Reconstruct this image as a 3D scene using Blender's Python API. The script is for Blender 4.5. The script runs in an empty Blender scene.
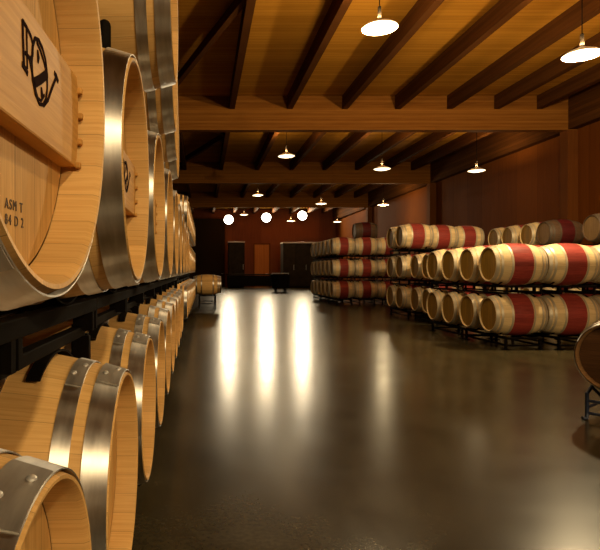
import bpy, bmesh, math, random
from math import pi, sin, cos, sqrt, radians as R
from mathutils import Vector, Matrix

random.seed(7)
scene = bpy.context.scene
COL = scene.collection
EYE = 1.27                                   # camera height above the floor

# ------------------------------------------------------------------ materials
def new_mat(name):
    m = bpy.data.materials.new(name); m.use_nodes = True
    nt = m.node_tree
    return m, nt, nt.nodes['Principled BSDF']

def N(nt, kind, **kw):
    n = nt.nodes.new(kind)
    for k, v in kw.items(): setattr(n, k, v)
    return n

def ramp(nt, fac, stops):
    r = N(nt, 'ShaderNodeValToRGB')
    el = r.color_ramp.elements
    while len(el) < len(stops): el.new(0.5)
    for e, (p, c) in zip(el, stops):
        e.position = p; e.color = (*c, 1)
    nt.links.new(fac, r.inputs[0]); return r.outputs[0]

def math_(nt, op, a, b=None):
    n = N(nt, 'ShaderNodeMath', operation=op)
    for i, v in enumerate((a, b)):
        if v is None: continue
        if hasattr(v, 'links'): nt.links.new(v, n.inputs[i])
        else: n.inputs[i].default_value = v
    return n.outputs[0]

def mixc(nt, fac, a, b, blend='MIX'):
    n = N(nt, 'ShaderNodeMix', data_type='RGBA', blend_type=blend)
    for sock, v in ((n.inputs[0], fac), (n.inputs[6], a), (n.inputs[7], b)):
        if hasattr(v, 'links'): nt.links.new(v, sock)
        elif isinstance(v, tuple): sock.default_value = (*v, 1)
        else: sock.default_value = v
    return n.outputs[2]

def mat_oak(name, light, dark, rough=0.55, groove=0.02, per_board=0.22, spec=0.15):
    """planked oak: UV.x counts staves, UV.y runs along them (metres)"""
    m, nt, b = new_mat(name)
    uv = N(nt, 'ShaderNodeUVMap'); sep = N(nt, 'ShaderNodeSeparateXYZ')
    nt.links.new(uv.outputs[0], sep.inputs[0])
    fl = math_(nt, 'FLOOR', sep.outputs[0]); fr = math_(nt, 'FRACT', sep.outputs[0])
    oi = N(nt, 'ShaderNodeObjectInfo')
    wn = N(nt, 'ShaderNodeTexWhiteNoise', noise_dimensions='2D')
    cmb = N(nt, 'ShaderNodeCombineXYZ')
    nt.links.new(fl, cmb.inputs[0]); nt.links.new(math_(nt, 'MULTIPLY', oi.outputs['Random'], 91.0), cmb.inputs[1])
    nt.links.new(cmb.outputs[0], wn.inputs[0])
    # grain, stretched along the stave
    mp = N(nt, 'ShaderNodeCombineXYZ')
    nt.links.new(math_(nt, 'MULTIPLY', sep.outputs[0], 7.0), mp.inputs[0])
    nt.links.new(math_(nt, 'MULTIPLY', sep.outputs[1], 3.0), mp.inputs[1])
    nt.links.new(math_(nt, 'MULTIPLY', wn.outputs[0], 40.0), mp.inputs[2])
    no = N(nt, 'ShaderNodeTexNoise'); no.inputs['Scale'].default_value = 1.6
    no.inputs['Detail'].default_value = 6; no.inputs['Distortion'].default_value = 0.6
    nt.links.new(mp.outputs[0], no.inputs['Vector'])
    col = ramp(nt, no.outputs[0], [(0.30, dark), (0.62, light)])
    vv = math_(nt, 'ADD', math_(nt, 'MULTIPLY', wn.outputs[0], per_board), 1.0 - per_board * 0.6)
    vb = N(nt, 'ShaderNodeCombineXYZ')
    for i in range(3): nt.links.new(vv, vb.inputs[i])
    col = mixc(nt, 1.0, col, vb.outputs[0], 'MULTIPLY')
    g = math_(nt, 'LESS_THAN', fr, groove)
    col = mixc(nt, math_(nt, 'MULTIPLY', g, 0.55), col, tuple(c * 0.25 for c in dark))
    nt.links.new(col, b.inputs['Base Color'])
    b.inputs['Roughness'].default_value = rough
    b.inputs['Specular IOR Level'].default_value = spec
    bp = N(nt, 'ShaderNodeBump'); bp.inputs['Strength'].default_value = 0.12; bp.inputs['Distance'].default_value = 0.004
    nt.links.new(no.outputs[0], bp.inputs['Height']); nt.links.new(bp.outputs[0], b.inputs['Normal'])
    return m

def mat_plain(name, col, rough=0.5, metal=0.0, spec=0.5, noise=0.0, nscale=12.0, stretch=(1, 1, 1)):
    m, nt, b = new_mat(name)
    b.inputs['Base Color'].default_value = (*col, 1)
    b.inputs['Roughness'].default_value = rough; b.inputs['Metallic'].default_value = metal
    b.inputs['Specular IOR Level'].default_value = spec
    if noise:
        tc = N(nt, 'ShaderNodeTexCoord'); mp = N(nt, 'ShaderNodeMapping')
        mp.inputs['Scale'].default_value = stretch
        no = N(nt, 'ShaderNodeTexNoise'); no.inputs['Scale'].default_value = nscale; no.inputs['Detail'].default_value = 5
        nt.links.new(tc.outputs['Object'], mp.inputs[0]); nt.links.new(mp.outputs[0], no.inputs['Vector'])
        c = ramp(nt, no.outputs[0], [(0.3, tuple(x * (1 - noise) for x in col)), (0.7, tuple(min(1, x * (1 + noise)) for x in col))])
        nt.links.new(c, b.inputs['Base Color'])
        if metal:
            rr = N(nt, 'ShaderNodeMapRange'); rr.inputs[3].default_value = rough - 0.08; rr.inputs[4].default_value = rough + 0.12
            nt.links.new(no.outputs[0], rr.inputs[0]); nt.links.new(rr.outputs[0], b.inputs['Roughness'])
    return m

def mat_emit(name, col, strength):
    m, nt, b = new_mat(name)
    b.inputs['Base Color'].default_value = (*col, 1)
    b.inputs['Emission Color'].default_value = (*col, 1); b.inputs['Emission Strength'].default_value = strength
    return m

def mat_planks(name, light, dark, width, axis, rough=0.75, groove=0.05, spec=0.02):
    """boards laid side by side along object axis 0/1/2"""
    m, nt, b = new_mat(name)
    tc = N(nt, 'ShaderNodeTexCoord'); sep = N(nt, 'ShaderNodeSeparateXYZ')
    nt.links.new(tc.outputs['Object'], sep.inputs[0])
    s = math_(nt, 'DIVIDE', sep.outputs[axis], width)
    fl = math_(nt, 'FLOOR', s); fr = math_(nt, 'FRACT', s)
    wn = N(nt, 'ShaderNodeTexWhiteNoise', noise_dimensions='1D'); nt.links.new(fl, wn.inputs['W'])
    mp = N(nt, 'ShaderNodeMapping')
    sc = [0.7, 0.7, 0.7]; sc[axis] = 14.0; mp.inputs['Scale'].default_value = sc
    no = N(nt, 'ShaderNodeTexNoise'); no.inputs['Scale'].default_value = 1.5; no.inputs['Detail'].default_value = 6
    nt.links.new(tc.outputs['Object'], mp.inputs[0]); nt.links.new(mp.outputs[0], no.inputs['Vector'])
    f = math_(nt, 'ADD', math_(nt, 'MULTIPLY', wn.outputs[0], 0.35), math_(nt, 'MULTIPLY', no.outputs[0], 0.65))
    col = ramp(nt, f, [(0.25, dark), (0.7, light)])
    col = mixc(nt, math_(nt, 'MULTIPLY', math_(nt, 'LESS_THAN', fr, groove), 0.6), col, tuple(c * 0.3 for c in dark))
    nt.links.new(col, b.inputs['Base Color'])
    b.inputs['Roughness'].default_value = rough; b.inputs['Specular IOR Level'].default_value = spec
    return m

def mat_floor():
    m, nt, b = new_mat('polished_concrete')
    tc = N(nt, 'ShaderNodeTexCoord')
    n1 = N(nt, 'ShaderNodeTexNoise'); n1.inputs['Scale'].default_value = 0.55; n1.inputs['Detail'].default_value = 8; n1.inputs['Roughness'].default_value = 0.62
    n2 = N(nt, 'ShaderNodeTexNoise'); n2.inputs['Scale'].default_value = 38; n2.inputs['Detail'].default_value = 4
    n3 = N(nt, 'ShaderNodeTexNoise'); n3.inputs['Scale'].default_value = 1.6; n3.inputs['Detail'].default_value = 5; n3.inputs['Distortion'].default_value = 1.2
    for n in (n1, n2, n3): nt.links.new(tc.outputs['Object'], n.inputs['Vector'])
    c = ramp(nt, n1.outputs[0], [(0.3, (0.030, 0.022, 0.0095)), (0.7, (0.076, 0.057, 0.025))])
    c = mixc(nt, 0.5, c, ramp(nt, n2.outputs[0], [(0.38, (0.40, 0.40, 0.40)), (0.62, (1.0, 1.0, 1.0))]), 'MULTIPLY')
    c = mixc(nt, 0.6, c, ramp(nt, n3.outputs[0], [(0.35, (0.55, 0.53, 0.51)), (0.62, (1.0, 1.0, 1.0))]), 'MULTIPLY')
    nt.links.new(c, b.inputs['Base Color'])
    rr = N(nt, 'ShaderNodeMapRange'); rr.inputs[3].default_value = 0.19; rr.inputs[4].default_value = 0.29
    nt.links.new(n3.outputs[0], rr.inputs[0]); nt.links.new(rr.outputs[0], b.inputs['Roughness'])
    b.inputs['Specular IOR Level'].default_value = 0.22
    ad = math_(nt, 'ADD', math_(nt, 'MULTIPLY', n2.outputs[0], 0.25), n3.outputs[0])
    bp = N(nt, 'ShaderNodeBump'); bp.inputs['Strength'].default_value = 0.09; bp.inputs['Distance'].default_value = 0.01
    nt.links.new(ad, bp.inputs['Height']); nt.links.new(bp.outputs[0], b.inputs['Normal'])
    return m

OAK = mat_oak('new_oak', (0.66, 0.395, 0.140), (0.56, 0.31, 0.095))
OAK_END = mat_oak('oak_head', (0.57, 0.325, 0.105), (0.44, 0.235, 0.066), groove=0.03, per_board=0.16)
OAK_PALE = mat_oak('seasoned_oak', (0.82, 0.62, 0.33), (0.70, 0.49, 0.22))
OAK_SHADED_END = mat_oak('shaded_oak_head', (0.30, 0.165, 0.026), (0.20, 0.10, 0.014), groove=0.05, per_board=0.3)  # shade on heads turned from the lamps, put into the wood colour
OAK_DARK = mat_oak('wine_soaked_oak', (0.13, 0.075, 0.04), (0.07, 0.038, 0.02))
OAK_DARK_END = mat_oak('wine_soaked_oak_head', (0.20, 0.12, 0.05), (0.11, 0.06, 0.025), groove=0.05, per_board=0.3)
CUT = mat_oak('cut_board', (0.56, 0.29, 0.072), (0.43, 0.205, 0.045), groove=0.0, per_board=0.1)
WINE = mat_oak('wine_stain', (0.33, 0.050, 0.036), (0.21, 0.026, 0.020), per_board=0.3)
WINE_DARK = mat_oak('dark_wine_stain', (0.09, 0.010, 0.010), (0.05, 0.006, 0.006), per_board=0.3)
def mat_zinc():
    m = mat_plain('galvanised_steel', (0.68, 0.65, 0.60), 0.44, 1.0, noise=0.18, nscale=9, stretch=(6, 1, 1))
    nt = m.node_tree; b = nt.nodes['Principled BSDF']
    b.inputs['Anisotropic'].default_value = 0.85; b.inputs['Anisotropic Rotation'].default_value = 0.25
    tg = N(nt, 'ShaderNodeTangent', direction_type='RADIAL', axis='X'); nt.links.new(tg.outputs[0], b.inputs['Tangent'])
    return m
ZINC = mat_zinc()
DARK_HOOP = mat_plain('tarnished_hoop', (0.10, 0.075, 0.05), 0.6, 0.4)
LIGHT_ZINC = mat_plain('pale_zinc', (0.56, 0.47, 0.33), 0.5, 0.45)
DULL_ZINC = mat_plain('dull_galvanised_steel', (0.40, 0.37, 0.33), 0.5, 1.0, noise=0.2, nscale=9, stretch=(6, 1, 1))
RIVET = mat_plain('rivet_steel', (0.80, 0.78, 0.74), 0.45, 0.8)
BLACK = mat_plain('black_steel', (0.007, 0.005, 0.0035), 0.7, 0.0, 0.03, noise=0.3)
BLUE_STEEL = mat_plain('dark_blue_steel', (0.012, 0.020, 0.045), 0.35, 0.0, 0.5, noise=0.2)
INK = mat_plain('burned_brand', (0.014, 0.004, 0.003), 0.85, 0.0, 0.02)
STAMP = mat_plain('stamp_ink', (0.05, 0.025, 0.012), 0.7)
GLULAM = mat_planks('glulam_beam', (0.26, 0.100, 0.017), (0.165, 0.057, 0.009), 0.055, 2, groove=0.04)
JOIST = mat_planks('joist_timber', (0.095, 0.034, 0.008), (0.058, 0.020, 0.005), 0.09, 2, groove=0.02)
CEIL = mat_planks('ceiling_boards', (0.44, 0.195, 0.022), (0.31, 0.13, 0.013), 0.14, 1, groove=0.07)
WALLM = mat_planks('red_brown_panel', (0.150, 0.043, 0.0065), (0.115, 0.031, 0.0045), 1.2, 1, groove=0.008)
WALLF = mat_planks('red_brown_render', (0.20, 0.060, 0.026), (0.14, 0.042, 0.019), 2.4, 0, groove=0.004)
PILASTER = mat_planks('pilaster_timber', (0.14, 0.044, 0.009), (0.10, 0.030, 0.006), 0.3, 0, groove=0.0)
DARKWALL = mat_plain('dark_wall', (0.022, 0.013, 0.007), 0.85, 0.0, 0.02)
DOORM = mat_planks('orange_door_wood', (0.50, 0.19, 0.05), (0.38, 0.13, 0.035), 0.15, 0, groove=0.05)
TANK = mat_plain('dark_brown_steel', (0.022, 0.015, 0.009), 0.7, 0.0, 0.03, noise=0.3, nscale=3)
LIT_EDGE = mat_plain('lit_edge_paint', (0.45, 0.36, 0.26), 0.5)  # pale tone standing in for light on the cabinet tops
SHADE = mat_plain('white_enamel', (0.80, 0.74, 0.62), 0.4)
LAMPW = mat_emit('lamp_glow', (1.0, 0.86, 0.60), 2.6)
FLOODW = mat_emit('flood_glow', (1.0, 0.90, 0.70), 14.0)
FLOOR = mat_floor()

# ------------------------------------------------------------------ mesh tools
def finish(bm, name, mats, parent=None, smooth=False, loc=(0, 0, 0), rot=(0, 0, 0)):
    me = bpy.data.meshes.new(name)
    bmesh.ops.recalc_face_normals(bm, faces=bm.faces)
    bm.to_mesh(me); bm.free()
    for m in (mats if isinstance(mats, (list, tuple)) else [mats]): me.materials.append(m)
    if smooth:
        for p in me.polygons: p.use_smooth = True
        try: me.set_sharp_from_angle(angle=R(38))
        except Exception: pass
    o = bpy.data.objects.new(name, me); COL.objects.link(o)
    o.parent = parent; o.location = loc; o.rotation_euler = rot
    return o

def empty(name, loc=(0, 0, 0), rz=0.0):
    o = bpy.data.objects.new(name, None); COL.objects.link(o)
    o.location = loc; o.rotation_euler = (0, 0, rz); o.empty_display_size = 0.1
    return o

def tag(o, label, cat, group=None):
    o['label'] = label; o['category'] = cat
    if group: o['group'] = group
    elif 'group' in o.keys(): del o['group']
    return o

def structure(o):
    o['kind'] = 'structure'; return o

def dup(o, parent=None):
    c = o.copy(); COL.objects.link(c); c.parent = parent
    for ch in list(o.children): dup(ch, c)
    return c

def box(bm, lo, hi, bevel=0.0):
    r = bmesh.ops.create_cube(bm, size=1.0)
    vs = r['verts']
    for v in vs:
        v.co = Vector([lo[i] + (v.co[i] + 0.5) * (hi[i] - lo[i]) for i in range(3)])
    if bevel:
        es = list({e for v in vs for e in v.link_edges})
        bmesh.ops.bevel(bm, geom=es, offset=bevel, segments=2, affect='EDGES', profile=0.5)

def tube(bm, pts, r, seg=10, cap=True):
    pts = [Vector(p) for p in pts]
    rings = []
    for i, p in enumerate(pts):
        a = pts[max(i - 1, 0)]; b = pts[min(i + 1, len(pts) - 1)]
        d = (b - a).normalized()
        up = Vector((0, 0, 1)) if abs(d.z) < 0.9 else Vector((1, 0, 0))
        s = d.cross(up).normalized(); t = s.cross(d)
        rings.append([bm.verts.new(p + (s * cos(2 * pi * k / seg) + t * sin(2 * pi * k / seg)) * r) for k in range(seg)])
    for A, B in zip(rings, rings[1:]):
        for k in range(seg): bm.faces.new((A[k], A[(k + 1) % seg], B[(k + 1) % seg], B[k]))
    if cap:
        bm.faces.new(rings[0]); bm.faces.new(rings[-1])

def lathe_x(bm, prof, seg, staves=0, closed=False, a0=0.0, a1=2 * pi):
    """profile (u, r) turned about the X axis; UV.x counts staves, UV.y is the length"""
    uvl = bm.loops.layers.uv.verify()
    full = abs(a1 - a0 - 2 * pi) < 1e-6
    n = seg if full else seg + 1
    rings = [[bm.verts.new((u, r * sin(a0 + (a1 - a0) * k / seg), r * cos(a0 + (a1 - a0) * k / seg))) for k in range(n)] for u, r in prof]
    cum = [0.0]
    for p, q in zip(prof, prof[1:]): cum.append(cum[-1] + math.hypot(q[0] - p[0], q[1] - p[1]))
    pairs = list(range(len(prof) - 1)) + ([len(prof) - 1] if closed else [])
    for i in pairs:
        j = (i + 1) % len(prof)
        for k in range(seg):
            k2 = (k + 1) % n if full else k + 1
            f = bm.faces.new((rings[i][k], rings[i][k2], rings[j][k2], rings[j][k]))
            st = staves or 1
            vi, vj = cum[i], (cum[j] if j > i else cum[i] + 0.05)
            for lp, (kk, v) in zip(f.loops, ((k, vi), (k + 1, vi), (k + 1, vj), (k, vj))):
                lp[uvl].uv = ((a0 + (a1 - a0) * kk / seg) / (2 * pi) * st, v)
    if not full and closed:
        bm.faces.new([r[0] for r in rings]); bm.faces.new([r[-1] for r in rings])
    return rings

def lathe_z(bm, prof, seg, close_ends=False):
    rings = [[bm.verts.new((r * cos(2 * pi * k / seg), r * sin(2 * pi * k / seg), z)) for k in range(seg)] for r, z in prof]
    for A, B in zip(rings, rings[1:]):
        for k in range(seg): bm.faces.new((A[k], A[(k + 1) % seg], B[(k + 1) % seg], B[k]))
    if close_ends:
        bm.faces.new(rings[0]); bm.faces.new(rings[-1])

# ------------------------------------------------------------------ barrels
HL = 0.475            # half length
RB, RH = 0.350, 0.279 # bilge and head radius
RECESS = 0.066
STAVES = 30
def rad(u): return RB - (RB - RH) * (abs(u) / HL) ** 2

def body_mesh(bm, seg, rec=RECESS):
    us = [HL * t / 12 for t in range(-12, 13)]
    prof = [(-HL + rec, RH - 0.015), (-HL + 0.010, RH - 0.014), (-HL + 0.001, RH - 0.0095), (-HL, RH - 0.004)]
    prof += [(u, rad(u)) for u in us[1:-1]]
    prof += [(-p[0], p[1]) for p in reversed(prof[:4])]
    lathe_x(bm, prof, seg, STAVES)

def head_mesh(bm, seg, sgn, planks=7, rec=RECESS):
    uvl = bm.loops.layers.uv.verify()
    r = RH - 0.012; w = 2 * r / planks
    x0, x1 = HL - rec, HL - rec - 0.018
    rings = []
    for x, rr in ((x0, r - 0.006), (x1, r)):
        rings.append([bm.verts.new((sgn * x, rr * sin(2 * pi * k / seg), rr * cos(2 * pi * k / seg))) for k in range(seg)])
    for k in range(seg):
        bm.faces.new((rings[0][k], rings[0][(k + 1) % seg], rings[1][(k + 1) % seg], rings[1][k]))
    c = bm.faces.new(rings[0]); bm.faces.new(rings[1])
    for f in bm.faces:
        for lp in f.loops: lp[uvl].uv = (lp.vert.co.y / w + 20.5, lp.vert.co.z)

HOOPS = ((0.4440, 0.056), (0.3690, 0.040), (0.2000, 0.032))
def hoop_mesh(bm, uc, w, seg, lap=False):
    t = 0.0022; off = 0.0012
    n = 4
    out = [(uc - w / 2 + w * i / n) for i in range(n + 1)]
    # band cut from straight strip: straight cone between its two edges
    ra, rb = rad(out[0]) + off, rad(out[-1]) + off
    def rr(u): return ra + (rb - ra) * (u - out[0]) / w + 0.0012
    prof = [(u, rr(u) + t) for u in out] + [(out[-1], rr(out[-1])), (out[0], rr(out[0]))]
    if not lap: lathe_x(bm, prof, seg, 1, closed=True)
    else:
        prof = [(out[0] + .001, rr(out[0]) + t + .0001), (out[0] + .001, rr(out[0]) + 2 * t), (out[-1] - .001, rr(out[-1]) + 2 * t), (out[-1] - .001, rr(out[-1]) + t + .0001)]
        lathe_x(bm, prof, 10, 1, closed=True, a0=-R(14), a1=R(14))

def rivet_mesh(bm, uc, w, ang, du):
    u = uc + du; r = rad(u) + 0.0068
    M = Matrix.Rotation(-ang, 4, 'X') @ Matrix.Translation((u, 0, r))
    prof = [(0.0075, -0.001), (0.0070, 0.0018), (0.0048, 0.0036), (0.0015, 0.0044)]
    b2 = bmesh.new(); lathe_z(b2, prof, 12, True)
    me = bpy.data.meshes.new('tmp'); b2.to_mesh(me); b2.free(); me.transform(M); bm.from_mesh(me); bpy.data.meshes.remove(me)

def text_mesh(body, size, M):
    cu = bpy.data.curves.new('lettering', 'FONT'); cu.body = body; cu.size = size; cu.extrude = 0.0004
    cu.align_x = 'LEFT'; cu.space_character = 1.3
    o = bpy.data.objects.new('lettering', cu); COL.objects.link(o)
    bpy.context.view_layer.update()
    me = bpy.data.meshes.new_from_object(o.evaluated_get(bpy.context.evaluated_depsgraph_get()))
    bpy.data.objects.remove(o); me.transform(M)
    return me

# emblem strokes in board coordinates (metres right of the head centre, metres up), half width
EMBLEM = [
    ([(0.000, 0.020), (0.001, 0.000), (0.003, -0.028), (0.002, -0.033)], 0.0022),
    ([(-0.001, -0.031), (0.008, -0.033), (0.012, -0.036)], 0.0026),
    ([(0.000, 0.020), (0.010, 0.018), (0.020, 0.014), (0.025, 0.006), (0.024, -0.006), (0.019, -0.014), (0.006, -0.014)], 0.0019),
    ([(0.009, 0.017), (0.010, 0.000), (0.011, -0.030)], 0.0014),
    ([(0.016, -0.014), (0.021, -0.024), (0.026, -0.036), (0.030, -0.041)], 0.0021),
    ([(0.030, 0.018), (0.024, 0.004), (0.022, -0.016), (0.024, -0.036), (0.031, -0.050), (0.042, -0.058), (0.053, -0.054), (0.060, -0.044),
      (0.064, -0.028), (0.064, -0.008), (0.059, 0.008), (0.050, 0.018), (0.040, 0.022), (0.030, 0.018)], 0.0019),
    ([(0.035, 0.016), (0.044, 0.012), (0.055, 0.002), (0.062, -0.010)], 0.0016),
    ([(0.062, -0.010), (0.044, -0.026), (0.026, -0.040)], 0.0048),
    ([(0.037, 0.008), (0.039, 0.000), (0.038, -0.008)], 0.0034),
    ([(0.047, -0.034), (0.049, -0.041), (0.047, -0.047)], 0.0034),
    ([(0.030, -0.042), (0.037, -0.052), (0.046, -0.052), (0.056, -0.040)], 0.0014),
    ([(0.053, -0.055), (0.066, -0.042), (0.076, -0.024), (0.087, -0.006), (0.094, 0.004)], 0.0020),
    ([(0.086, 0.005), (0.093, 0.004), (0.099, -0.001)], 0.0026),
]
def emblem_mesh(bm, x, dy, dz):
    for pts, hw in EMBLEM:
        P = [Vector((0, a * 1.48 + dy, b + dz)) for a, b in pts]
        L = []
        for i, p in enumerate(P):
            d = (P[min(i + 1, len(P) - 1)] - P[max(i - 1, 0)]).normalized()
            s = Vector((0, -d.z, d.y)) * hw * 1.3
            if len(pts) == 3 and i != 1 and 0.003 < hw < 0.004: s = s * 0.35
            L.append((p + s, p - s))
        for (a, b), (c, d) in zip(L, L[1:]):
            q = [bm.verts.new(Vector((x, v.y, v.z))) for v in (a, b, d, c)]
            w = [bm.verts.new(Vector((x + 0.0009, v.y, v.z))) for v in (a, b, d, c)]
            bm.faces.new(w); bm.faces.new(q)
            for i in range(4): bm.faces.new((q[i], q[(i + 1) % 4], w[(i + 1) % 4], w[i]))

BT, BB = 0.062, -0.086    # cross board top / bottom from head centre
def board_mesh(bm):
    """wide board laid across the head, its ends cut to the circle"""
    uvl = bm.loops.layers.uv.verify()
    r = RH - 0.024
    zs = [BB + (BT - BB) * i / 10 for i in range(11)]
    out = [(sqrt(r * r - z * z), z) for z in zs] + [(-sqrt(r * r - z * z), z) for z in reversed(zs)]
    xb, xf = HL - RECESS + 0.0005, HL - RECESS + 0.026
    A = [bm.verts.new((xb, y, z)) for y, z in out]; B = [bm.verts.new((xf, y, z)) for y, z in out]
    bm.faces.new(A); f = bm.faces.new(B)
    n = len(out)
    for i in range(n): bm.faces.new((A[i], A[(i + 1) % n], B[(i + 1) % n], B[i]))
    bmesh.ops.bevel(bm, geom=list(f.edges), offset=0.003, segments=2, affect='EDGES', profile=0.5)
    for f in bm.faces:
        for lp in f.loops: lp[uvl].uv = (lp.vert.co.z * 9 + 0.9, lp.vert.co.y)

def make_barrel(seg=40, wood=OAK, end=OAK_END, band=None, board=False, lettering=False, rivets=False, hoop_mat=ZINC, hoop_roll=0.0, rec=RECESS):
    """a lying barrel, axis along X, base point under its belly; the front head looks to +X"""
    t = empty('oak_barrel')
    c = (0, 0, RB)
    bm = bmesh.new(); body_mesh(bm, seg, rec); finish(bm, 'stave_body', wood, t, True, c)
    for s in (1, -1):
        bm = bmesh.new(); head_mesh(bm, seg, s, rec=rec)
        h = finish(bm, 'barrel_head', end, t, False, c)
        if s == 1: front = h
    for i, (uc, w) in enumerate(HOOPS):
        for s in (0, 1):
            bm = bmesh.new(); hoop_mesh(bm, uc, w, seg)
            roll = hoop_roll + (0.12 if i == 1 else 0.0)
            ho = finish(bm, 'hoop', hoop_mat, t, True, c, (roll if s == 0 else -roll, 0, pi * s))
            if rivets and s == 0:
                b2 = bmesh.new(); hoop_mesh(b2, uc, w, seg, True); finish(b2, 'lap_plate', DULL_ZINC, ho, True)
                for du, an in ((0.012, R(5)), (-0.012, R(-5))):
                    b2 = bmesh.new(); rivet_mesh(b2, uc, w, an, du * w / 0.056); finish(b2, 'rivet', RIVET, ho, True)
    if band:
        bm = bmesh.new()
        lathe_x(bm, [(0.176 * k / 6, rad(0.176 * k / 6) + 0.0012) for k in range(-6, 7)], seg, STAVES)
        finish(bm, 'stained_band', band, t, True, c)
    if board:
        bm = bmesh.new(); board_mesh(bm); bo = finish(bm, 'cross_board', CUT, t, False, c)
        bm = bmesh.new(); emblem_mesh(bm, HL - RECESS + 0.0262, -0.010, 0.016); finish(bm, 'burned_emblem', INK, bo)
        for side in (1, -1):
            for dz in (0.040, 0.000, -0.043, -0.083):
                bm = bmesh.new(); y = sqrt((RH - 0.020) ** 2 - dz * dz)
                x0 = HL - RECESS + 0.024
                box(bm, (x0, side * y - 0.006, dz - 0.005), (x0 + 0.009, side * y + 0.004, dz + 0.005), 0.002)
                finish(bm, 'wooden_peg', CUT, t, False, c)
    if lettering:
        for body, dz in (('ASM T', -0.179), ('84 D 2', -0.198)):
            M = Matrix.Translation((HL - RECESS + 0.0006, 0.004, dz)) @ Matrix(((0, 0, 1, 0), (1, 0, 0, 0), (0, 1, 0, 0), (0, 0, 0, 1)))
            me = text_mesh(body, 0.018, M); me.materials.clear(); me.materials.append(STAMP)
            o = bpy.data.objects.new('stamped_lettering', me); COL.objects.link(o); o.parent = front
    return t

def put_barrel(proto, xhead, y, axis, label, group, facing=1, cat='barrel', first=set(), rz=0.0):
    """front head plane at xhead; facing +1 looks to +X, -1 to -X"""
    if proto not in first: first.add(proto); o = proto
    else: o = dup(proto)
    k = SHORT if facing == -1 else 1.0; o.scale = (k, 1, 1)      # the barrels across the aisle are a shorter pattern
    o.location = (xhead - facing * HL * k, y, axis - RB)
    o.rotation_euler = (0, 0, (0 if facing == 1 else pi) + rz)
    tag(o, label, cat, group)
    return o

# ------------------------------------------------------------------ racks for two barrels
SR = 0.3345           # saddle radius
def saddle(bm, u, y, zc, up, ang=R(30), w=0.034):
    """thin curved strip under (up=-1) or over (up=+1) a barrel whose axis is at (y, zc)"""
    n = 10; t = 0.006; P = []
    for k in range(n + 1):
        a = -ang + 2 * ang * k / n
        for r in (SR, SR + t):
            for x in (u - w / 2, u + w / 2):
                P.append(bm.verts.new((x, y + r * sin(a), zc + up * r * cos(a))))
    for k in range(n):
        a, b = P[4 * k:4 * k + 4], P[4 * k + 4:4 * k + 8]
        for i, j in ((0, 1), (1, 3), (3, 2), (2, 0)): bm.faces.new((a[i], a[j], b[j], b[i]))
    bm.faces.new((P[0], P[1], P[3], P[2])); q = P[-4:]; bm.faces.new((q[0], q[1], q[3], q[2]))

def make_rack(pitch, tier=None, floor=None, posts=0.0, lug=False, mat=BLACK, dx=0.0, dy=0.0):
    """origin at the axis height of the barrels it carries, midway between the two"""
    t = empty('barrel_rack')
    e = pitch - 0.018; U = 0.275
    bm = bmesh.new()
    for s in (-1, 1):
        box(bm, (s * U - 0.02, -e, -0.382), (s * U + 0.02, e, -0.342), 0.004)
    for y in (-e + 0.02, 0.0, e - 0.02):
        box(bm, (-U, y - 0.018, -0.380), (U, y + 0.018, -0.346), 0.003)
    if tier:
        for s in (-1, 1):
            box(bm, (s * U - 0.018 + dx, -e, -tier + 0.342), (s * U + 0.018 + dx, e, -tier + 0.374), 0.004)
            for y in (-e + 0.025, -0.02, 0.02, e - 0.025):
                a, b = sorted((s * U, s * U + dx))
                box(bm, (a - 0.014, y - 0.012, -tier + 0.36), (b + 0.014, y + 0.012, -0.36))
    finish(bm, 'rack_frame', mat, t)
    for s in (-1, 1):
        for y in (-pitch / 2, pitch / 2):
            bm = bmesh.new(); saddle(bm, s * U, y, 0.0, -1); finish(bm, 'saddle', mat, t)
            if tier:
                bm = bmesh.new(); saddle(bm, s * U + dx, y + dy, -tier, 1); finish(bm, 'saddle', mat, t)
            if floor:
                bm = bmesh.new(); yy = math.copysign(e - 0.055, y)
                box(bm, (s * U - 0.02, yy - 0.02, -floor), (s * U + 0.02, yy + 0.02, -0.37), 0.003)
                box(bm, (s * U - 0.05, yy - 0.05, -floor), (s * U + 0.05, yy + 0.05, -floor + 0.012), 0.003)
                finish(bm, 'leg', mat, t)
        if floor:
            bm = bmesh.new(); zz = -0.37 - (floor - 0.37) * 0.6
            box(bm, (s * U - 0.015, -e + 0.03, zz - 0.015), (s * U + 0.015, e - 0.03, zz + 0.015), 0.003)
            finish(bm, 'stretcher', mat, t)
    if floor:
        zz = -0.37 - (floor - 0.37) * 0.6
        for y in (-e + 0.03, e - 0.03):
            bm = bmesh.new(); box(bm, (-U, y - 0.014, zz - 0.014), (U, y + 0.014, zz + 0.014), 0.003); finish(bm, 'stretcher', mat, t)
    if posts:
        for s in (-1, 1):
            for y in (-e + 0.016, e - 0.016):
                bm = bmesh.new(); box(bm, (s * U - 0.028, y - 0.015, -0.345), (s * U + 0.028, y + 0.015, posts), 0.003); finish(bm, 'post', mat, t)
    if lug:
        for s in (-1, 1):
            for y in (-e + 0.016, e - 0.016):
                bm = bmesh.new(); tube(bm, [(s * U, y, -0.345), (s * U, y, -0.225)], 0.022, 14)
                bmesh.ops.create_uvsphere(bm, u_segments=14, v_segments=8, radius=0.022, matrix=Matrix.Translation((s * U, y, -0.225)))
                finish(bm, 'stacking_lug', mat, t)
    return t

RACKS = {}
def put_rack(kind, x, y, axis, label, group, rz=0.0, **kw):
    if kind not in RACKS: RACKS[kind] = make_rack(**kw); o = RACKS[kind]
    else: o = dup(RACKS[kind])
    o.location = (x, y, axis); o.rotation_euler = (0, 0, rz)
    tag(o, label, 'barrel rack', group)

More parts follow.
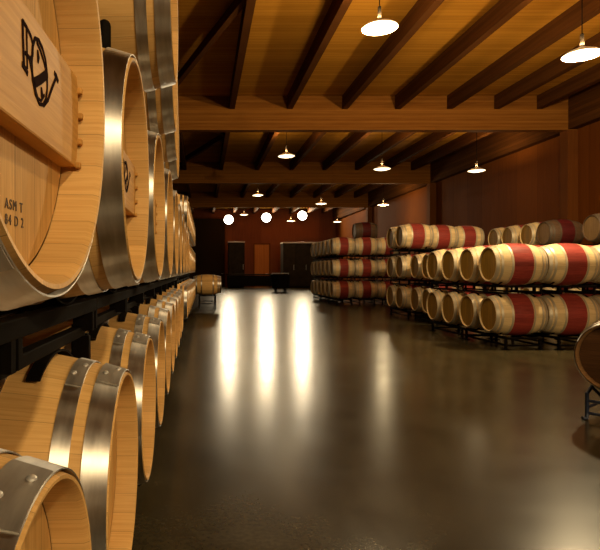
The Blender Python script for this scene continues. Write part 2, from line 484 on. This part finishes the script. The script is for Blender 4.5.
ORD = ['first', 'second', 'third', 'fourth', 'fifth', 'sixth', 'seventh', 'eighth', 'ninth', 'tenth', 'eleventh', 'twelfth']
TIER = {1: 'bottom', 2: 'middle', 3: 'top'}

# ------------------------------------------------------------------ long row beside the camera
P1 = 0.765; Y0 = 0.655; DY = 0.04
T1, T2, T3 = 0.720, 1.524, 2.312
near = dict(seg=112, rivets=True)
p_plain = make_barrel(hoop_roll=0.12, **near)
p_board = make_barrel(board=True, hoop_roll=-1.75, **near)
p_board0 = make_barrel(board=True, lettering=True, hoop_roll=2.4, **near)
p_far = make_barrel(seg=48)
def x1(i): return -(0.195 + 0.0095 * i)
def x2(i): return -(0.163 + 0.003 * i)
X3 = {2: -0.111, 3: -0.148, 4: -0.178, 5: -0.205}
GA = 'barrels of the long row beside the aisle'
for i in range(10):
    pr = p_plain if i < 4 else p_far
    put_barrel(pr, x1(i), Y0 + DY + P1 * i, T1, ('golden oak barrel on the low rack of the long row, ' + ORD[i] + ' from the viewer'), GA)
    pr = p_board0 if i == 0 else (p_board if i < 4 else p_far)
    lab = {0: 'huge golden barrel at the front, emblem board across its head and stamped lettering below',
           1: 'second barrel of the middle tier, board with small emblem across its recessed head',
           2: 'third barrel of the middle tier in the long row, seen edge on'}.get(i,
           'golden oak barrel in the middle tier of the long row, ' + ORD[i] + ' from the viewer')
    if i == 0: put_barrel(pr, -0.169, 0.654, T2, lab, GA, rz=-0.018)
    else: put_barrel(pr, x2(i), Y0 + P1 * i, T2, lab, GA)
for i, x in X3.items():
    put_barrel(p_plain if i < 4 else p_far, x, Y0 + P1 * i, T3,
               'oak barrel with steel hoops in the raised top tier, ' + ORD[i - 2] + ' one in view', GA)
GR = 'black racks under the long row'
for j in range(5):
    y = Y0 + P1 * (2 * j + 0.5)
    put_rack('low', (x1(2 * j) + x1(2 * j + 1)) / 2 - HL, y + DY, T1, 'black steel floor rack under the low barrels of the long row, ' + ORD[j] + ' along',
             GR, pitch=P1, floor=T1, posts=0.338)
    xm = (x2(2 * j) + x2(2 * j + 1)) / 2 - HL
    put_rack('mid%d' % j, xm, y, T2, 'black steel rack between the two lower tiers of the long row, ' + ORD[j] + ' along',
             GR, pitch=P1, tier=T2 - T1, dx=(x1(2 * j) + x1(2 * j + 1)) / 2 - HL - xm, dy=DY)
for j in (1, 2):
    y = Y0 + P1 * (2 * j + 0.5)
    xs = [X3.get(2 * j, -0.13), X3.get(2 * j + 1, -0.13)]
    put_rack('top%d' % j, sum(xs) / 2 - HL, y, T3, 'black steel rack with rounded lugs under the top tier, ' + ('nearer', 'farther')[j - 1] + ' of two',
             GR, pitch=P1, tier=T3 - T2, lug=True, dx=(x2(2 * j) + x2(2 * j + 1) - sum(xs)) / 2)

# the stack that carries the row on towards the far end, three tiers
p_mid = make_barrel(seg=32)
GB = 'barrels of the three tier stack at the end of the long row'
YB = 9.75
for i in range(10):
    y = YB + P1 * i
    for tr, ax in ((1, T1), (2, T2), (3, T3)):
        put_barrel(p_mid, -0.27 + 0.004 * i, y, ax, 'small distant barrel in the %s tier behind the long row, %s one back' % (TIER[tr], ORD[i]), GB)
for j in range(5):
    y = YB + P1 * (2 * j + 0.5); x = -0.268 + 0.008 * j - HL
    put_rack('low', x, y, T1, 'black floor rack of the distant stack behind the long row, %s one back' % ORD[j], GR)
    put_rack('midfar', x, y, T2, 'black rack under the middle tier of the distant stack, %s one back' % ORD[j], GR, pitch=P1, tier=T2 - T1)
    put_rack('topfar', x, y, T3, 'black rack under the top tier of the distant stack, %s one back' % ORD[j], GR, pitch=P1, tier=T3 - T2)
# single barrel poking out at the end of the row
put_barrel(p_mid, 0.62, 18.9, 0.80, 'lone barrel on a rack poking into the aisle at the far end of the row', GB)
put_rack('lone', 0.62 - HL, 18.9 + 0.4, 0.80, 'small black floor rack under the lone barrel in the aisle', GR, pitch=0.80, floor=0.80)

# ------------------------------------------------------------------ stacks across the aisle
p_r = make_barrel(seg=44, wood=OAK_PALE, end=OAK_SHADED_END, band=WINE, hoop_mat=LIGHT_ZINC, rec=0.026)
p_dk = make_barrel(seg=40, wood=OAK_DARK, end=OAK_DARK_END, band=WINE_DARK, hoop_mat=DARK_HOOP, rec=0.026)
PR = 0.735; TP = 0.83; A1 = 0.552
AX = {1: A1, 2: A1 + TP, 3: A1 + 2 * TP}
COLW = 0.855; SHORT = 0.885
def rack_r(tr, x, y, lab):
    if tr == 1: put_rack('rf', x, y, AX[1], lab, 'black racks of the stacks across the aisle', pitch=PR, floor=A1)
    else: put_rack('rt', x, y, AX[tr], lab, 'black racks of the stacks across the aisle', pitch=PR, tier=TP)

# near stack, two tiers
GN = 'wine banded barrels of the near two tier stack'
XB = 4.73; YN = [9.15, 9.885, 10.64, 11.375]
for tr in (1, 2):
    for i, y in enumerate(YN):
        put_barrel(p_r, XB, y, AX[tr], 'aisle side barrel in the %s tier of the near two tier stack, %s head back' % ('lower' if tr == 1 else 'upper', ORD[i]), GN, -1)
    for c, w in ((1, 'second'), (2, 'third')):
        for i, y in enumerate(YN[:2]):
            put_barrel(p_r, XB + COLW * c, y, AX[tr], '%s barrel in from the aisle, %s tier of the near stack, %s row' % (w, 'lower' if tr == 1 else 'upper', 'front' if i == 0 else 'hidden second'), GN, -1)
    for j in range(2):
        rack_r(tr, XB + HL * SHORT, (YN[2 * j] + YN[2 * j + 1]) / 2, 'black rack beneath the %s aisle side barrels of the near stack, %s pair' % ('lower' if tr == 1 else 'upper', ('front', 'rear')[j]))
    for c, w in ((1, 'second'), (2, 'third')):
        rack_r(tr, XB + HL * SHORT + COLW * c, (YN[0] + YN[1]) / 2, 'black rack beneath the %s barrels of the near stack, %s column from the aisle' % ('lower' if tr == 1 else 'upper', w))

# middle stack, set back, three tiers
GM = 'barrels of the middle three tier stack'
XA = 5.33; YM = [13.15, 13.885, 14.97, 15.705]
for tr in (1, 2, 3):
    for i, y in enumerate(YM):
        if tr == 3 and i < 2: continue
        put_barrel(p_r, XA, y, AX[tr], 'aisle side barrel in the %s tier of the middle stack, %s row back' % (TIER[tr], ORD[i]), GM, -1)
    for j in range(2):
        if tr == 3 and j == 0: continue
        rack_r(tr, XA + HL * SHORT, (YM[2 * j] + YM[2 * j + 1]) / 2, 'black rack under the %s tier of the middle stack, %s aisle side pair' % (TIER[tr], ('front', 'rear')[j]))
    for c, dy, w in ((1, 0.40, 'second'), (2, 0.70, 'third')):
        for i, y in enumerate(YM[2:]):
            put_barrel(p_r, XA + COLW * c, y + dy, AX[tr], '%s barrel in from the aisle, %s tier of the middle stack, %s row' % (w, TIER[tr], ('front', 'back')[i]), GM, -1)
        rack_r(tr, XA + HL * SHORT + COLW * c, (YM[2] + YM[3]) / 2 + dy, 'black rack under the %s tier of the middle stack, %s column in from the aisle' % (TIER[tr], w))
# wall side column of the middle stack
XW = 8.50; YW = [12.05, 12.785, 13.75, 14.485, 15.4, 16.135]
GW = 'barrels of the wall side column'
for tr in (1, 2, 3):
    for i, y in enumerate(YW):
        if tr == 3 and i == 1: continue
        dark = tr == 3 and i in (0, 2)
        lab = 'barrel in the %s tier of the column along the red wall, %s row back' % (TIER[tr], ORD[i])
        if dark: lab = ('dark wine soaked barrel on the top tier near the wall, closest to the viewer' if i == 0 else 'dark wine soaked barrel lying on the top tier beside the paler heads')
        put_barrel(p_dk if dark else p_r, XW, y, AX[tr], lab, GW, -1)
    for j in range(3):
        rack_r(tr, XW + HL * SHORT, (YW[2 * j] + YW[2 * j + 1]) / 2, 'black rack under the %s tier of the column along the red wall, %s pair' % (TIER[tr], ORD[j]))

# far stack
GF = 'barrels of the far three tier stack'
XC = 4.90; YC = [21.0, 21.735, 22.5, 23.235, 24.0, 24.735]
for tr in (1, 2, 3):
    for i, y in enumerate(YC):
        put_barrel(p_r, XC, y, AX[tr], 'aisle side barrel in the %s tier of the far stack, %s row back' % (TIER[tr], ORD[i]), GF, -1)
    for c, w in ((1, 'second'), (2, 'third')):
        for i, y in enumerate(YC[:2]):
            put_barrel(p_r, XC + COLW * c, y, AX[tr], '%s barrel in from the aisle, %s tier of the far stack, %s row' % (w, TIER[tr], ('front', 'second')[i]), GF, -1)
    for j in range(3):
        rack_r(tr, XC + HL * SHORT, (YC[2 * j] + YC[2 * j + 1]) / 2, 'black rack under the %s tier of the far stack, %s aisle side pair' % (TIER[tr], ORD[j]))
    for c, w in ((1, 'second'), (2, 'third')):
        rack_r(tr, XC + HL * SHORT + COLW * c, (YC[0] + YC[1]) / 2, 'black rack under the %s tier of the far stack, %s column in from the aisle' % (TIER[tr], w))
put_barrel(p_dk, 5.86, (YC[0] + YC[1]) / 2, AX[3] + sqrt(0.7061 ** 2 - (PR / 2) ** 2) + 0.003, 'dark barrel lying loose on top of the far stack', GF, -1)

# ------------------------------------------------------------------ barrel on its own stand, aisle foreground
p_st = make_barrel(seg=72, wood=mat_oak('stained_oak', (0.22, 0.11, 0.04), (0.13, 0.06, 0.022)), end=mat_oak('brown_head', (0.12, 0.054, 0.020), (0.07, 0.030, 0.011), groove=0.03, per_board=0.5), rivets=True)
HX, HY, SA = 3.36, 4.50, 0.555
rzs = -R(90) - R(52)
SX, SY = HX - HL * cos(rzs), HY - HL * sin(rzs)
o = p_st; o.location = (SX, SY, SA - RB); o.rotation_euler = (0, 0, rzs)
tag(o, 'brown barrel on a low tubular stand, its dark head turned to the viewer', 'barrel')
for ch in o.children:                                    # head boards lie level on this one
    if ch.name.startswith('barrel_head'): ch.rotation_euler = (R(90), 0, 0)
st = empty('barrel_stand', (SX, SY, 0), rzs)
tag(st, 'dark blue tubular steel stand carrying the single brown barrel', 'barrel stand')
for u in (-0.275, 0.275):
    bm = bmesh.new(); saddle(bm, u, 0, SA, -1, R(40))
    tube(bm, [(u, -0.22, 0.27), (u, -0.15, 0.198), (u, 0.15, 0.198), (u, 0.22, 0.27)], 0.014)
    finish(bm, 'cradle', BLUE_STEEL, st)
for u in (-0.40, 0.40):
    for y in (-0.21, 0.21):
        bm = bmesh.new()
        tube(bm, [(u * 0.69, y, 0.27), (u, y, 0.22), (u, y, 0.05), (u * 1.03, y, 0.012), (u * 1.10, y * 1.1, 0.012)], 0.016)
        finish(bm, 'leg', BLUE_STEEL, st)
    for z in (0.055, 0.16):
        bm = bmesh.new(); tube(bm, [(u, -0.21, z), (u, 0.21, z)], 0.012); finish(bm, 'crossbar', BLUE_STEEL, st)
for y in (-0.21, 0.21):
    bm = bmesh.new(); tube(bm, [(-0.40, y, 0.10), (0.40, y, 0.10)], 0.012); finish(bm, 'side_rail', BLUE_STEEL, st)

# ------------------------------------------------------------------ the hall
XL, XR = -2.4, 10.95
YF, YE = -9.0, 45.4
ZC = EYE + 5.13
ZB = EYE + 4.13
def slab(name, lo, hi, mat, bevel=0.0):
    bm = bmesh.new(); box(bm, lo, hi, bevel); return structure(finish(bm, name, mat))
slab('floor', (XL - 0.2, YF, -0.12), (XR + 0.2, YE, 0.0), FLOOR)
slab('ceiling', (XL - 0.2, YF, ZC), (XR + 0.2, YE, ZC + 0.1), CEIL)
slab('wall_left', (XL - 0.2, YF, 0), (XL, YE, ZC), DARKWALL)
slab('wall_right', (XR, YF, 0), (XR + 0.2, YE, ZC), WALLM)
slab('wall_far', (XL - 0.2, YE, 0), (XR + 0.2, YE + 0.2, ZC), WALLF)
slab('wall_near', (XL - 0.2, YF - 0.2, 0), (XR + 0.2, YF, ZC), DARKWALL)
BAY = 9.76; BEAMS = [16.1 + BAY * k for k in range(-2, 3)]
for y in BEAMS:
    slab('ceiling_beam', (XL, y, ZB), (XR, y + 0.28, ZC), GLULAM, 0.008)
    slab('wall_column', (XR - 0.30, y - 0.05, 0), (XR, y + 0.33, ZB), PILASTER, 0.01)
slab('trim_1', (XR - 0.26, YF, ZB + 0.02), (XR, YE, ZC), JOIST)       # edge beam along the right wall
JX = [-0.85, 0.85, 2.54, 4.15, 5.70, 7.22, 8.60, 9.85]
ZJ = EYE + 4.74
edges = BEAMS + [YE]
for y0, y1 in zip(edges, edges[1:]):
    for x in JX:
        slab('ceiling_joist', (x - 0.08, y0 + 0.281, ZJ), (x + 0.08, y1 - 0.001, ZC), JOIST)
def brace(x0, y0, x1, y1):
    bm = bmesh.new()
    d = Vector((x1 - x0, y1 - y0, 0)); n = Vector((-d.y, d.x, 0)).normalized() * 0.06
    vs = []
    for z in (ZJ + 0.06, ZJ + 0.26):
        for p in ((x0, y0), (x1, y1)):
            for s in (-1, 1): vs.append(bm.verts.new(Vector((p[0], p[1], z)) + n * s))
    for q in ((0, 1, 3, 2), (4, 5, 7, 6), (0, 1, 5, 4), (2, 3, 7, 6), (0, 2, 6, 4), (1, 3, 7, 5)): bm.faces.new([vs[i] for i in q])
    structure(finish(bm, 'roof_brace', JOIST))
brace(0.78, 9.7, -0.77, 14.5)
brace(0.78, 19.9, -0.77, 24.1); brace(0.78, 19.7, -0.3, 16.9)

# far door and dark wall panel
def door(name, x0, x1, z1, mat=DOORM):
    bm = bmesh.new(); box(bm, (x0, YE - 0.06, 0), (x1, YE - 0.005, z1), 0.01); d = structure(finish(bm, name, mat))
    bm = bmesh.new()
    for lo, hi in (((x0 - 0.1, YE - 0.08, 0), (x0, YE - 0.002, z1 + 0.1)), ((x1, YE - 0.08, 0), (x1 + 0.1, YE - 0.002, z1 + 0.1)), ((x0, YE - 0.08, z1), (x1, YE - 0.002, z1 + 0.1))):
        box(bm, lo, hi)
    finish(bm, 'door_frame', PILASTER, d)
    bm = bmesh.new(); tube(bm, [(x1 - 0.12, YE - 0.1, 1.05), (x1 - 0.3, YE - 0.1, 1.05)], 0.015); tube(bm, [(x1 - 0.12, YE - 0.1, 1.05), (x1 - 0.12, YE - 0.06, 1.05)], 0.012)
    finish(bm, 'door_handle', ZINC, d)
door('door_1', 4.25, 5.45, 3.45)
door('dark_panel', -2.0, 1.80, 5.6, DARKWALL)  # plain dark panel across the left part of the far wall

# dark things at the far end
def cabinet(x0, x1, y0, y1, h, doors, label, cat='cabinet', name='storage_cabinet'):
    t = empty(name, ((x0 + x1) / 2, (y0 + y1) / 2, 0)); w, d = (x1 - x0) / 2, (y1 - y0) / 2
    bm = bmesh.new(); box(bm, (-w, -d, 0.12), (w, d, h), 0.02); finish(bm, 'carcass', TANK, t)
    bm = bmesh.new(); box(bm, (-w + 0.05, -d + 0.05, 0), (w - 0.05, d - 0.05, 0.118)); finish(bm, 'plinth', BLACK, t)
    bm = bmesh.new(); box(bm, (-w - 0.02, -d - 0.04, h + 0.002), (w + 0.02, d, h + 0.09), 0.01); finish(bm, 'lit_top_edge', LIT_EDGE, t)  # added strip that paints the light caught along the top edge
    for k in range(doors):
        a = -w + 2 * w * k / doors + 0.02; b = -w + 2 * w * (k + 1) / doors - 0.02
        bm = bmesh.new(); box(bm, (a, -d - 0.035, 0.2), (b, -d - 0.002, h - 0.06), 0.01); p = finish(bm, 'cabinet_door', TANK, t)
        bm = bmesh.new(); tube(bm, [(b - 0.1, -d - 0.06, h * 0.4), (b - 0.1, -d - 0.06, h * 0.52)], 0.015); finish(bm, 'handle', ZINC, p)
    tag(t, label, cat)
cabinet(1.95, 3.20, 42.2, 43.2, 3.45, 1, 'tall narrow dark cabinet against the far wall beneath a floodlight')
cabinet(6.0, 8.75, 41.2, 42.6, 3.35, 3, 'wide dark cabinet at the far end beside the orange door')
t = empty('pallet_bench', (3.7, 41.0, 0)); tag(t, 'low dark bench on the floor in front of the orange door', 'bench')
bm = bmesh.new(); box(bm, (-2.0, -0.45, 0.95), (2.0, 0.45, 1.05), 0.01); finish(bm, 'bench_top', TANK, t)
bm = bmesh.new(); box(bm, (-1.9, -0.40, 0.15), (1.9, 0.40, 0.92), 0.01); finish(bm, 'bench_body', BLACK, t)
for x in (-1.8, 1.8):
    for y in (-0.3, 0.3):
        bm = bmesh.new(); box(bm, (x - 0.05, y - 0.05, 0), (x + 0.05, y + 0.05, 0.148)); finish(bm, 'leg', BLACK, t)

t = empty('tub_cart', (4.72, 33.6, 0)); tag(t, 'squat black tub cart standing in the aisle at the far end', 'cart')
bm = bmesh.new(); lathe_z(bm, [(0.02, 0.2), (0.50, 0.2), (0.56, 0.55), (0.58, 0.98), (0.61, 1.0), (0.61, 1.06), (0.56, 1.06), (0.52, 0.6), (0.02, 0.55)], 28, True); finish(bm, 'tub', BLACK, t, True)
for a in range(4):
    an = pi / 4 + a * pi / 2
    bm = bmesh.new(); x, y = 0.42 * cos(an), 0.42 * sin(an)
    tube(bm, [(x - 0.03, y, 0.09), (x + 0.03, y, 0.09)], 0.09, 16); box(bm, (x - 0.045, y - 0.02, 0.09), (x - 0.033, y + 0.02, 0.215)); box(bm, (x + 0.033, y - 0.02, 0.09), (x + 0.045, y + 0.02, 0.215))
    finish(bm, 'caster', BLACK, t)
bm = bmesh.new(); tube(bm, [(-0.5, 0, 1.05), (-0.52, 0, 1.13), (0.52, 0, 1.13), (0.5, 0, 1.05)], 0.02); finish(bm, 'handle', ZINC, t)

# ------------------------------------------------------------------ lamps
def make_lamp():
    t = empty('pendant_lamp')
    bm = bmesh.new(); lathe_z(bm, [(0.282, 0.0), (0.280, 0.012), (0.23, 0.05), (0.15, 0.085), (0.075, 0.11), (0.05, 0.135), (0.046, 0.131), (0.07, 0.104), (0.145, 0.079), (0.225, 0.045), (0.274, 0.008), (0.282, 0.0)], 40); finish(bm, 'lamp_shade', SHADE, t, True)
    bm = bmesh.new(); lathe_z(bm, [(0.002, -0.035), (0.10, -0.032), (0.19, -0.02), (0.262, 0.006), (0.262, 0.010), (0.002, 0.012)], 36, True); finish(bm, 'diffuser', LAMPW, t, True)
    bm = bmesh.new(); lathe_z(bm, [(0.030, 0.137), (0.030, 0.20), (0.028, 0.235), (0.028, 0.34), (0.012, 0.36)], 18, True); finish(bm, 'lamp_socket', BLACK, t, True)
    return t
LX = {1: (2.85, EYE + 3.92), 2: (6.12, EYE + 3.48), 3: (9.35, EYE + 3.42)}
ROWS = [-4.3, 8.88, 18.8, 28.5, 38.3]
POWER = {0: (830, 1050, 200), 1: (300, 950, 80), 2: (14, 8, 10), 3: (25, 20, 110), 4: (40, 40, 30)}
lamps = [make_lamp()]
while len(lamps) < len(ROWS) * 3: lamps.append(dup(lamps[0]))
nth = 0
for ri, y in enumerate(ROWS):
    for ci, (x, z) in LX.items():
        o = lamps[nth]; nth += 1
        o.location = (x if (ri, ci) != (0, 1) else 2.2, y, z)
        bm = bmesh.new(); tube(bm, [(0, 0, 0.355), (0, 0, ZC - z - 0.03)], 0.008, 8); lathe_z(bm, [(0.05, ZC - z - 0.035), (0.05, ZC - z - 0.002)], 16, True)
        finish(bm, 'lamp_cord', BLACK, o)
        tag(o, 'white dish pendant lamp in the %s row, hanging %s' % (('unseen rear', 'first visible', 'second visible', 'third visible', 'fourth visible')[ri], ('over the aisle', 'over the barrel stacks', 'close to the red wall')[ci - 1]), 'lamp', 'pendant lamps under the wooden ceiling')
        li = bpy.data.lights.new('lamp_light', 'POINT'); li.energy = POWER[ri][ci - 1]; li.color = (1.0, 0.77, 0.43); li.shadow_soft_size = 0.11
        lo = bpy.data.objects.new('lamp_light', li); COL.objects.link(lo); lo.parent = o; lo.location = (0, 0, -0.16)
        li = bpy.data.lights.new('lamp_uplight', 'AREA'); li.shape = 'DISK'; li.size = 0.14; li.energy = 92; li.color = (1.0, 0.70, 0.32)
        lo = bpy.data.objects.new('lamp_uplight', li); COL.objects.link(lo); lo.parent = o; lo.location = (0, 0, 0.165); lo.rotation_euler = (pi, 0, 0)

FLX = [(2.10, EYE + 4.20), (5.18, EYE + 4.37), (8.12, EYE + 4.53)]
for k, (x, z) in enumerate(FLX):
    t = empty('floodlight', (x, YE - 0.42, z))
    tag(t, 'blazing round floodlight high on the far wall, ' + ('above the narrow cabinet', 'above the orange door', 'above the wide cabinet')[k], 'floodlight', 'floodlights on the far wall')
    bm = bmesh.new()
    prof = [(0.02, 0.30), (0.18, 0.28), (0.34, 0.10), (0.41, 0.0), (0.43, -0.03), (0.39, -0.03), (0.33, 0.08), (0.02, 0.10)]
    lathe_z(bm, prof, 28, True); h = finish(bm, 'housing', BLACK, t, True, rot=(R(90) - R(186), 0, 0))
    bm = bmesh.new(); lathe_z(bm, [(0.02, -0.025), (0.19, -0.02), (0.385, -0.005), (0.385, 0.0), (0.02, 0.01)], 28, True); finish(bm, 'lens', FLOODW, t, True, rot=(R(90) - R(186) + pi * 0, 0, 0))
    bm = bmesh.new(); box(bm, (-0.05, 0.28, -0.06), (0.05, 0.415, 0.06), 0.01); finish(bm, 'wall_mount', BLACK, t)
    li = bpy.data.lights.new('flood_light', 'SPOT'); li.energy = 1250; li.color = (1.0, 0.80, 0.50); li.spot_size = R(150); li.spot_blend = 0.6; li.shadow_soft_size = 0.28
    lo = bpy.data.objects.new('flood_light', li); COL.objects.link(lo); lo.parent = t; lo.location = (0, -0.12, 0); lo.rotation_euler = (R(90) - R(9), 0, pi)

# ------------------------------------------------------------------ world, camera, view
w = bpy.data.worlds.new('hall_air'); scene.world = w; w.use_nodes = True
w.node_tree.nodes['Background'].inputs[0].default_value = (1.0, 0.7, 0.4, 1)
w.node_tree.nodes['Background'].inputs[1].default_value = 0.0
cd = bpy.data.cameras.new('camera'); cam = bpy.data.objects.new('camera', cd); COL.objects.link(cam)
cam.location = (0, 0, EYE); cam.rotation_euler = (R(90), 0, 0)
cd.sensor_width = 36; cd.sensor_fit = 'HORIZONTAL'; cd.lens = 33.0; cd.clip_start = 0.02
cd.shift_x = 97 / 600; cd.shift_y = -4 / 600
scene.camera = cam
scene.cycles.max_bounces = 8; scene.cycles.diffuse_bounces = 5; scene.cycles.glossy_bounces = 4
scene.cycles.sample_clamp_indirect = 4.0
scene.cycles.use_denoising = True
vs = scene.view_settings
vs.view_transform = 'Standard'; vs.look = 'None'; vs.gamma = 1.0; vs.use_curve_mapping = False
vs.exposure = 0.0
